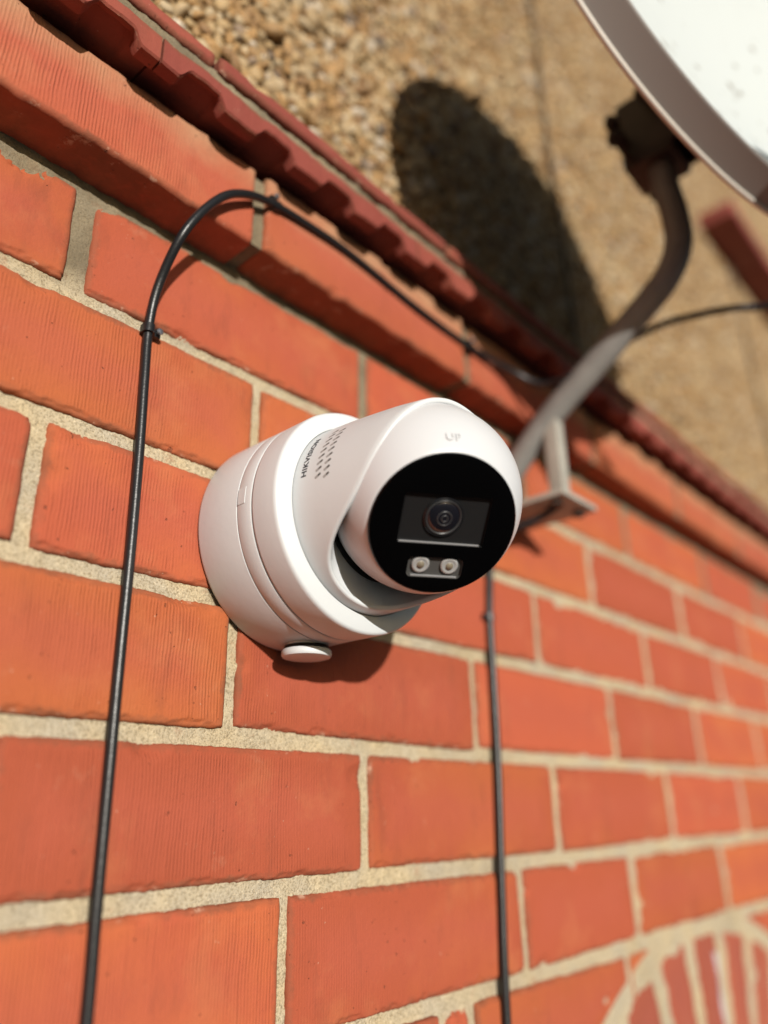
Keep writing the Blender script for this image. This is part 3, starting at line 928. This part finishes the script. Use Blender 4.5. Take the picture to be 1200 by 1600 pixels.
# lens
ML = ME @ Matrix.Translation((-0.0006, 0.0044, FH - 0.0018))
bz = S_(sharp(obj('lens', lathe('lens', [(0.0104, 0.0), (0.0104, 0.0009), (0.0100, 0.0013), (0.0095, 0.0013), (0.0092, 0.0006)], ML, 72), M['black_gloss']), 40))
sub(obj('lens_ring', lathe('lens_ring', [(0.0092, 0.0004), (0.0091, 0.0013), (0.0087, 0.0014), (0.0083, 0.0008), (0.0080, 0.0002)], ML, 72), M['lens_ring']), bz, cctv)
gp = [(0.0084 * math.cos(q), 0.0004 + 0.0022 * math.sin(q)) for q in np.linspace(0, math.pi / 2, 14)]
sub(obj('lens_glass', lathe('lens_glass', gp, ML, 72), M['lens_glass']), bz, cctv)
sub(obj('lens_iris', lathe('lens_iris', [(0.0040, 0.0021), (0.0038, 0.00262), (0.0034, 0.00268), (0.0033, 0.0024)], ML, 48), M['lens_ring']), bz, cctv)
sub(obj('lens_iris', lathe('lens_iris', [(0.0019, 0.0024), (0.0018, 0.00279), (0.0014, 0.00281), (0.0013, 0.0026)], ML, 40), M['lens_ring']), bz, cctv)
# two knurled lamp lenses
for sx in (-0.0076, 0.0076):
    MLd = ME @ Matrix.Translation((sx, -0.0218, FH - 0.0018))
    V, F = [], []
    seg = 84
    prof = [(0.0046, 0.0), (0.0047, 0.0008), (0.0042, 0.0014), (0.0033, 0.0015), (0.0025, 0.0010), (0.0018, 0.0013), (0.0009, 0.0016), (0.0001, 0.0017)]
    for i in range(seg):
        a_ = 2 * math.pi * i / seg; kn = 1 + 0.045 * (1 if i % 3 == 0 else -0.5)
        for j, (r_, h_) in enumerate(prof):
            rr_ = r_ * (kn if j < 4 else 1); V.append(MLd @ Vector((rr_ * math.cos(a_), rr_ * math.sin(a_), h_)))
    lo = S_(obj('lamp_lens', mesh_np('lamp_lens', V, quads=grid_faces(seg, len(prof), wrap=True)), M['led']))
    sub(obj('lamp_chip', lathe('lamp_chip', [(0.0021, 0.0011), (0.0018, 0.0016), (0.0, 0.0018)], MLd, 24), M['led_chip']), lo, cctv)

# ---- lettering
def text_mesh(name, body, size, extrude, bold=0.0, spacing=1.0):
    cu = bpy.data.curves.new(name, 'FONT')
    cu.body = body; cu.size = size; cu.extrude = extrude; cu.offset = bold; cu.align_x = 'CENTER'; cu.align_y = 'CENTER'
    cu.space_character = spacing; cu.resolution_u = 6
    o = bpy.data.objects.new(name, cu); COL.objects.link(o)
    dg = bpy.context.evaluated_depsgraph_get(); dg.update()
    me = bpy.data.meshes.new_from_object(o.evaluated_get(dg))
    bpy.data.objects.remove(o)
    bm = bmesh.new(); bm.from_mesh(me)
    bmesh.ops.triangulate(bm, faces=bm.faces)
    bmesh.ops.subdivide_edges(bm, edges=[e_ for e_ in bm.edges if e_.calc_length() > size * 0.25], cuts=2)
    bm.to_mesh(me); bm.free()
    me.name = name
    return me
tm = text_mesh('lettering', 'HIKVISION', 0.0058, 0.00012, 0.00011, 1.08)
xs_ = [v.co.x for v in tm.vertices]; wid = max(xs_) - min(xs_)
A0, A1 = math.radians(172.0), math.radians(142.5)
for v in tm.vertices:
    s = (v.co.x - min(xs_)) / wid
    a_ = A0 + (A1 - A0) * s
    h_ = 0.0764 - v.co.y * 0.85
    v.co = on_cyl(shell_R(h_) + 0.00004 + max(0, v.co.z), a_, h_)
sub(obj('lettering', tm, M['print']), shell, cctv)
tm = text_mesh('raised_letters', 'UP', 0.0062, 0.0002, 0.0, 1.1)
cphi, cpsi = math.radians(-2.5), math.radians(57.3)
e0 = Vector((math.sin(cphi) * math.cos(cpsi), math.sin(cpsi), math.cos(cphi) * math.cos(cpsi)))
ex = Vector((1, 0, 0)); ex = (ex - e0 * ex.dot(e0)).normalized(); ey = e0.cross(ex)
for v in tm.vertices:
    d_ = (e0 * BR + ex * v.co.x + ey * v.co.y).normalized()
    v.co = ME @ (d_ * (BR + 0.00005 + v.co.z * 3.2))
sub(obj('raised_letters', tm, M['white_glossy']), ball, cctv)
# sound holes: two staggered columns of flat slots, their inner shade put into colour
def slot(h_, a_):
    V = []; n = 20
    for ring_, (kx, dep_) in enumerate(((1.0, 0.00003), (0.62, 0.00005))):
        for i in range(n):
            q = 2 * math.pi * i / n
            lx_, ly_ = 0.00085 * math.cos(q), 0.00085 * math.sin(q)
            lx_ += 0.0014 if math.cos(q) > 0 else -0.0014
            lx_ *= kx; ly_ *= kx
            if ring_: lx_ = lx_ * 0.7 + 0.00105
            th = math.radians(28)
            hx = lx_ * math.cos(th) - ly_ * math.sin(th); tx_ = lx_ * math.sin(th) + ly_ * math.cos(th)
            hh = h_ + hx; aa = a_ - tx_ / 0.0535
            V.append(on_cyl(shell_R(hh) + dep_, aa, hh))
    F = [(i, (i + 1) % n, n + (i + 1) % n, n + i) for i in range(n)] + [tuple(n + i for i in range(n))]
    me = mesh_np('sound_hole', V, polys=F)
    me.materials.append(M['grille']); me.materials.append(M['hole_shade_dark'])
    me.polygons[len(me.polygons) - 1].material_index = 1
    return me
for i in range(9):
    a_ = math.radians(174.5 - 4.35 * i)
    sub(obj('sound_hole', slot(0.0867, a_ ), M['grille']), shell, cctv)
    sub(obj('sound_hole', slot(0.0925, a_ + math.radians(1.2)), M['grille']), shell, cctv)

# ================================================================== CABLES
def cable(name, pts, r, mat, label, seg=14, sub_=8):
    o = obj(name, tube(name, pts, r, seg, sub=sub_), mat)
    tag(o, label, 'cable')
    return o
low = [(0.1960, -0.0040, -1.20), (0.1962, -0.0042, -0.80), (0.1958, -0.0040, -0.52), (0.1954, -0.0040, -0.4176), (0.1944, -0.0040, -0.3759), (0.1932, -0.0040, -0.30), (0.1927, -0.0040, -0.2569),
       (0.1923, -0.0040, -0.2073), (0.1911, -0.0040, -0.1529), (0.1896, -0.0040, -0.112), (0.1885, -0.0045, -0.0766), (0.1882, -0.0120, -0.0498), (0.1907, -0.0300, -0.0219), (0.2067, -0.0360, 0.0081),
       (0.2258, -0.0350, 0.0267), (0.2522, -0.0310, 0.0398), (0.289, -0.0300, 0.0445), (0.3286, -0.0300, 0.0451), (0.4021, -0.0300, 0.0385), (0.4780, -0.0305, 0.0363), (0.5250, -0.0380, 0.0325), (0.548, -0.056, 0.0200),
       (0.552, -0.085, 0.0180), (0.566, -0.100, 0.022)]
cable('coaxial_cable', low, 0.00275, M['cable'], 'black cable rising beside the camera and arching up onto the projecting brick course', 16, 10)
cable('drop_cable', [(0.556, -0.062, -0.094), (0.548, -0.040, -0.106), (0.532, -0.010, -0.118), (0.5235, -0.0042, -0.140), (0.5218, -0.0040, -0.1524), (0.5170, -0.0040, -0.1915), (0.5161, -0.0040, -0.2358), (0.5139, -0.0040, -0.3084), (0.5075, -0.0040, -0.395), (0.5034, -0.0040, -0.4719), (0.499, -0.0040, -0.70), (0.497, -0.004, -1.2)],
      0.0031, M['cable'], 'black cable dropping straight down the bricks behind the security camera')
cable('dish_cable', [(0.566, -0.100, 0.022), (0.572, -0.088, 0.026), (0.580, -0.0925, 0.036), (0.590, -0.1115, 0.0522), (0.600, -0.1331, 0.0629), (0.610, -0.1598, 0.0689), (0.620, -0.185, 0.0699), (0.630, -0.2092, 0.0692), (0.640, -0.2300, 0.0660), (0.640, -0.265, 0.066), (0.62, -0.315, 0.075), (0.57, -0.372, 0.090)],
      lambda s: 0.0033 + 0.0004 * math.sin(s * 260), M['cable'], 'thin black cable leaving the dish pole to the right edge', 12, 14)
for xx, z1, lab in ((0.703, 1.6, 'thin dark cable running up the pebbledash through the dish shadow'), (1.515, 0.752, 'faint dark cable on the pebbledash at the far right, below the red sill')):
    cable('wall_cable', [(xx + 0.004, -0.0215, 0.110), (xx + 0.002, -0.0225, 0.3), (xx - 0.002, -0.0215, 0.5), (xx, -0.0225, 0.68)] + ([(xx - .008, -0.022, 0.9), (xx - 0.01, -0.022, z1)] if z1 > 1 else [(xx, -0.0215, z1)]), 0.0026, M['cable_dusty'], lab, 10)

def clip(loc, along, out, label):
    """saddle over the cable, with a masonry nail through its lug"""
    along = Vector(along).normalized(); out = Vector(out).normalized(); side = along.cross(out).normalized()
    mt = Matrix(((side.x, along.x, out.x, loc[0]), (side.y, along.y, out.y, loc[1]), (side.z, along.z, out.z, loc[2]), (0, 0, 0, 1)))
    e_ = empty('cable_clip', loc); tag(e_, label, 'cable clip', 'cable clips')
    V, F = [], []
    n = 14
    pr = [(-0.0036, -0.0030)] + [(-0.0036 * math.cos(q), 0.0036 * math.sin(q) + 0.0002) for q in np.linspace(0, math.pi, n)] + [(0.0036, 0.0002), (0.0078, 0.0002), (0.0078, -0.0030)]
    k = len(pr)
    for y_ in (-0.0026, 0.0026):
        for x_, z_ in pr: V.append(mt @ Vector((x_, y_, z_)))
    F = [(j, j + 1, k + j + 1, k + j) for j in range(k - 1)] + [tuple(range(k - 1, -1, -1)), tuple(range(k, 2 * k))]
    rebase(sharp(obj('saddle', mesh_np('saddle', V, polys=F), M['cable'])), e_)
    mn = mt @ Matrix.Translation((0.0057, 0, 0.0))
    rebase(sharp(obj('nail', lathe('nail', [(0.0008, -0.004), (0.0008, 0.0024), (0.0019, 0.0026), (0.0021, 0.0032), (0.0016, 0.0038), (0.0, 0.0040)], mn, 20), M['nail'])), e_)
clip((0.1884, -0.0046, -0.0790), (0, 0, 1), (0, -1, 0), 'small black cable clip with a nail where the cable starts to arch')
clip((0.2560, -0.0303, 0.0408), (-1, 0, -0.25), (0, -1, 0), 'small black cable clip at the top end of the cable arch')
clip((0.4770, -0.0305, 0.0365), (-1, 0, 0), (0, -1, 0), 'small cable clip on the cornice bricks above the security camera')
clip((0.5172, -0.0042, -0.1915), (0, 0, -1), (0, -1, 0), 'small cable clip on the cable just right of the black lens face')

# ================================================================== DISH MOUNT
mount = empty('dish_mount', (0.56, 0.0, -0.0975))
tag(mount, 'pale steel dish mount with bent pole, strut and flat foot plate fixed to the bricks', 'dish mount')
Q_ = lambda o: rebase(o, mount)
pole_pts = [(0.56, 0.0, -0.0585), (0.56, -0.0224, -0.0384), (0.56, -0.0559, -0.0085), (0.56, -0.094, 0.0180), (0.56, -0.1408, 0.0503), (0.56, -0.176, 0.0770), (0.56, -0.1915, 0.1040), (0.56, -0.1935, 0.135), (0.56, -0.191, 0.165), (0.56, -0.190, 0.20), (0.56, -0.190, 0.245)]
Q_(obj('pole', tube('pole', pole_pts, 0.0115, 28, sub=8), M['pole']))
Q_(sharp(obj('strut', box_mesh('strut', 0.5535, 0.5665, -0.0640, -0.0500, -0.0965, -0.0080, 0.0015), M['bracket'])))
Q_(sharp(obj('foot_plate', box_mesh('foot_plate', 0.531, 0.590, -0.0750, 0.0005, -0.0975, -0.0925, 0.001), M['bracket'])))
MF = Matrix.Translation((0.56, 0.0, -0.0585)) @ Matrix.Rotation(math.pi / 2, 4, 'X')
Q_(sharp(obj('wall_flange', lathe('wall_flange', [(0.021, 0.0), (0.021, 0.0035), (0.019, 0.0045), (0.012, 0.0045)], MF, 32), M['bracket'])))
for sx in (0.541, 0.580):
    mbt = Matrix.Translation((sx, -0.062, -0.0975)) @ Matrix.Rotation(math.pi, 4, 'X')
    Q_(sharp(obj('bolt', lathe('bolt', [(0.005, 0.0), (0.005, 0.004), (0.0, 0.004)], mbt, 6), M['clamp'])))

# ================================================================== SATELLITE DISH
DC = Vector((0.507, -0.2741, 0.2607)); daz, delv = -0.2311, 0.0629
dn = Vector((math.sin(daz) * math.cos(delv), -math.cos(daz) * math.cos(delv), math.sin(delv)))
dr = dn.cross(Vector((0, 0, 1))).normalized(); du = dr.cross(dn)
DA, DB, DT = 0.2000, 0.1880, 0.0232
dish = empty('satellite_dish', tuple(DC - dn * 0.07))
tag(dish, 'large white satellite dish with a deep grey rim in the upper right corner', 'satellite dish')
D_ = lambda o: rebase(o, dish)
def dpt(s, a_, off): return DC + dr * (DA * s * math.cos(a_)) + du * (DB * s * math.sin(a_)) + dn * off
def dish_surf(name, rings_):
    V = []; n = 160
    for i in range(n):
        a_ = 2 * math.pi * i / n
        for s, off in rings_: V.append(dpt(s, a_, off))
    return mesh_np(name, V, quads=grid_faces(n, len(rings_), wrap=True))
front = [(s, -0.030 * (1 - s * s)) for s in np.linspace(0.001, 0.992, 26)]
D_(obj('reflector', dish_surf('reflector', front), M['dish_front']))
D_(sharp(obj('rim', dish_surf('rim', [(0.990, -0.0008), (0.994, 0.0004), (0.998, 0.0), (1.0, -0.0015), (1.017, -DT + 0.001), (1.019, -DT)]), M['dish_back']), 60))
D_(obj('rim_lip', dish_surf('rim_lip', [(1.017, -DT + 0.0020), (1.026, -DT + 0.0016), (1.029, -DT), (1.027, -DT - 0.0016), (1.018, -DT - 0.0022), (1.010, -DT - 0.001)]), M['dish_rim']))
D_(obj('back_shell', dish_surf('back_shell', [(s, off - 0.0025) for s, off in front] + [(1.005, -DT * 0.9)]), M['dish_back']))
# mount block, tilt bracket, clamp with its bolts
PX, PY = 0.56, -0.190
D_(sharp(obj('back_plate', box_mesh('back_plate', 0.520, 0.585, -0.2450, -0.2290, 0.180, 0.300, 0.004), M['clamp'])))
for sx in (0.537, 0.577):
    D_(sharp(obj('side_bracket', box_mesh('side_bracket', sx, sx + 0.005, -0.236, -0.166, 0.196, 0.262, 0.0015), M['clamp'])))
D_(sharp(obj('clamp_block', box_mesh('clamp_block', 0.538, 0.582, -0.2100, -0.1640, 0.188, 0.222, 0.004), M['clamp'])))
D_(sharp(obj('pole_cap', lathe('pole_cap', [(0.0145, 0.0), (0.0150, 0.003), (0.0150, 0.018), (0.013, 0.021), (0.0, 0.022)], Matrix.Translation((PX, PY, 0.2470 - 0.016)), 28), M['clamp'])))
for zz in (0.196, 0.214):
    Mx = Matrix.Translation((0.500, -0.172, zz)) @ Matrix.Rotation(math.pi / 2, 4, 'Y')
    bo = D_(obj('clamp_bolt', lathe('clamp_bolt', [(0.0, 0.0), (0.0032, 0.0), (0.0032, 0.105), (0.0, 0.105)], Mx, 14), M['clamp']))
    for hh in (0.004, 0.090):
        D_(sharp(obj('nut', lathe('nut', [(0.0, hh), (0.0065, hh), (0.0065, hh + 0.007), (0.0, hh + 0.007)], Mx, 6), M['clamp'])))
Mx = Matrix.Translation((0.520, -0.196, 0.245)) @ Matrix.Rotation(math.pi / 2, 4, 'Y')
D_(obj('tilt_bolt', lathe('tilt_bolt', [(0.0, 0.0), (0.006, 0.0), (0.006, 0.006), (0.003, 0.006), (0.003, 0.07), (0.006, 0.07), (0.006, 0.076), (0.0, 0.076)], Mx, 14), M['clamp']))
# feed arm and receiver in front of the dish, right of the picture
b0 = DC - du * (DB * 1.01) - dn * 0.01
arm = [b0 + dn * 0.012 + du * 0.006, b0 + dn * 0.024 - du * 0.004, b0 + dn * 0.07 - du * 0.008, b0 + dn * 0.15 + du * 0.012]
D_(obj('feed_arm', tube('feed_arm', arm, 0.009, 16), M['clamp']))
tip = arm[-1]
ld = (DC - tip).normalized()
zq = ld.to_track_quat('Z', 'Y').to_matrix().to_4x4()
Mf = Matrix.Translation(tip + Vector((0, 0, 0.022))) @ zq
lnb = D_(sharp(obj('receiver', lathe('receiver', [(0.0, -0.05), (0.016, -0.048), (0.018, -0.01), (0.012, -0.004), (0.012, 0.012), (0.024, 0.026), (0.025, 0.036), (0.0, 0.038)], Mf, 32), M['dish_rim'])))
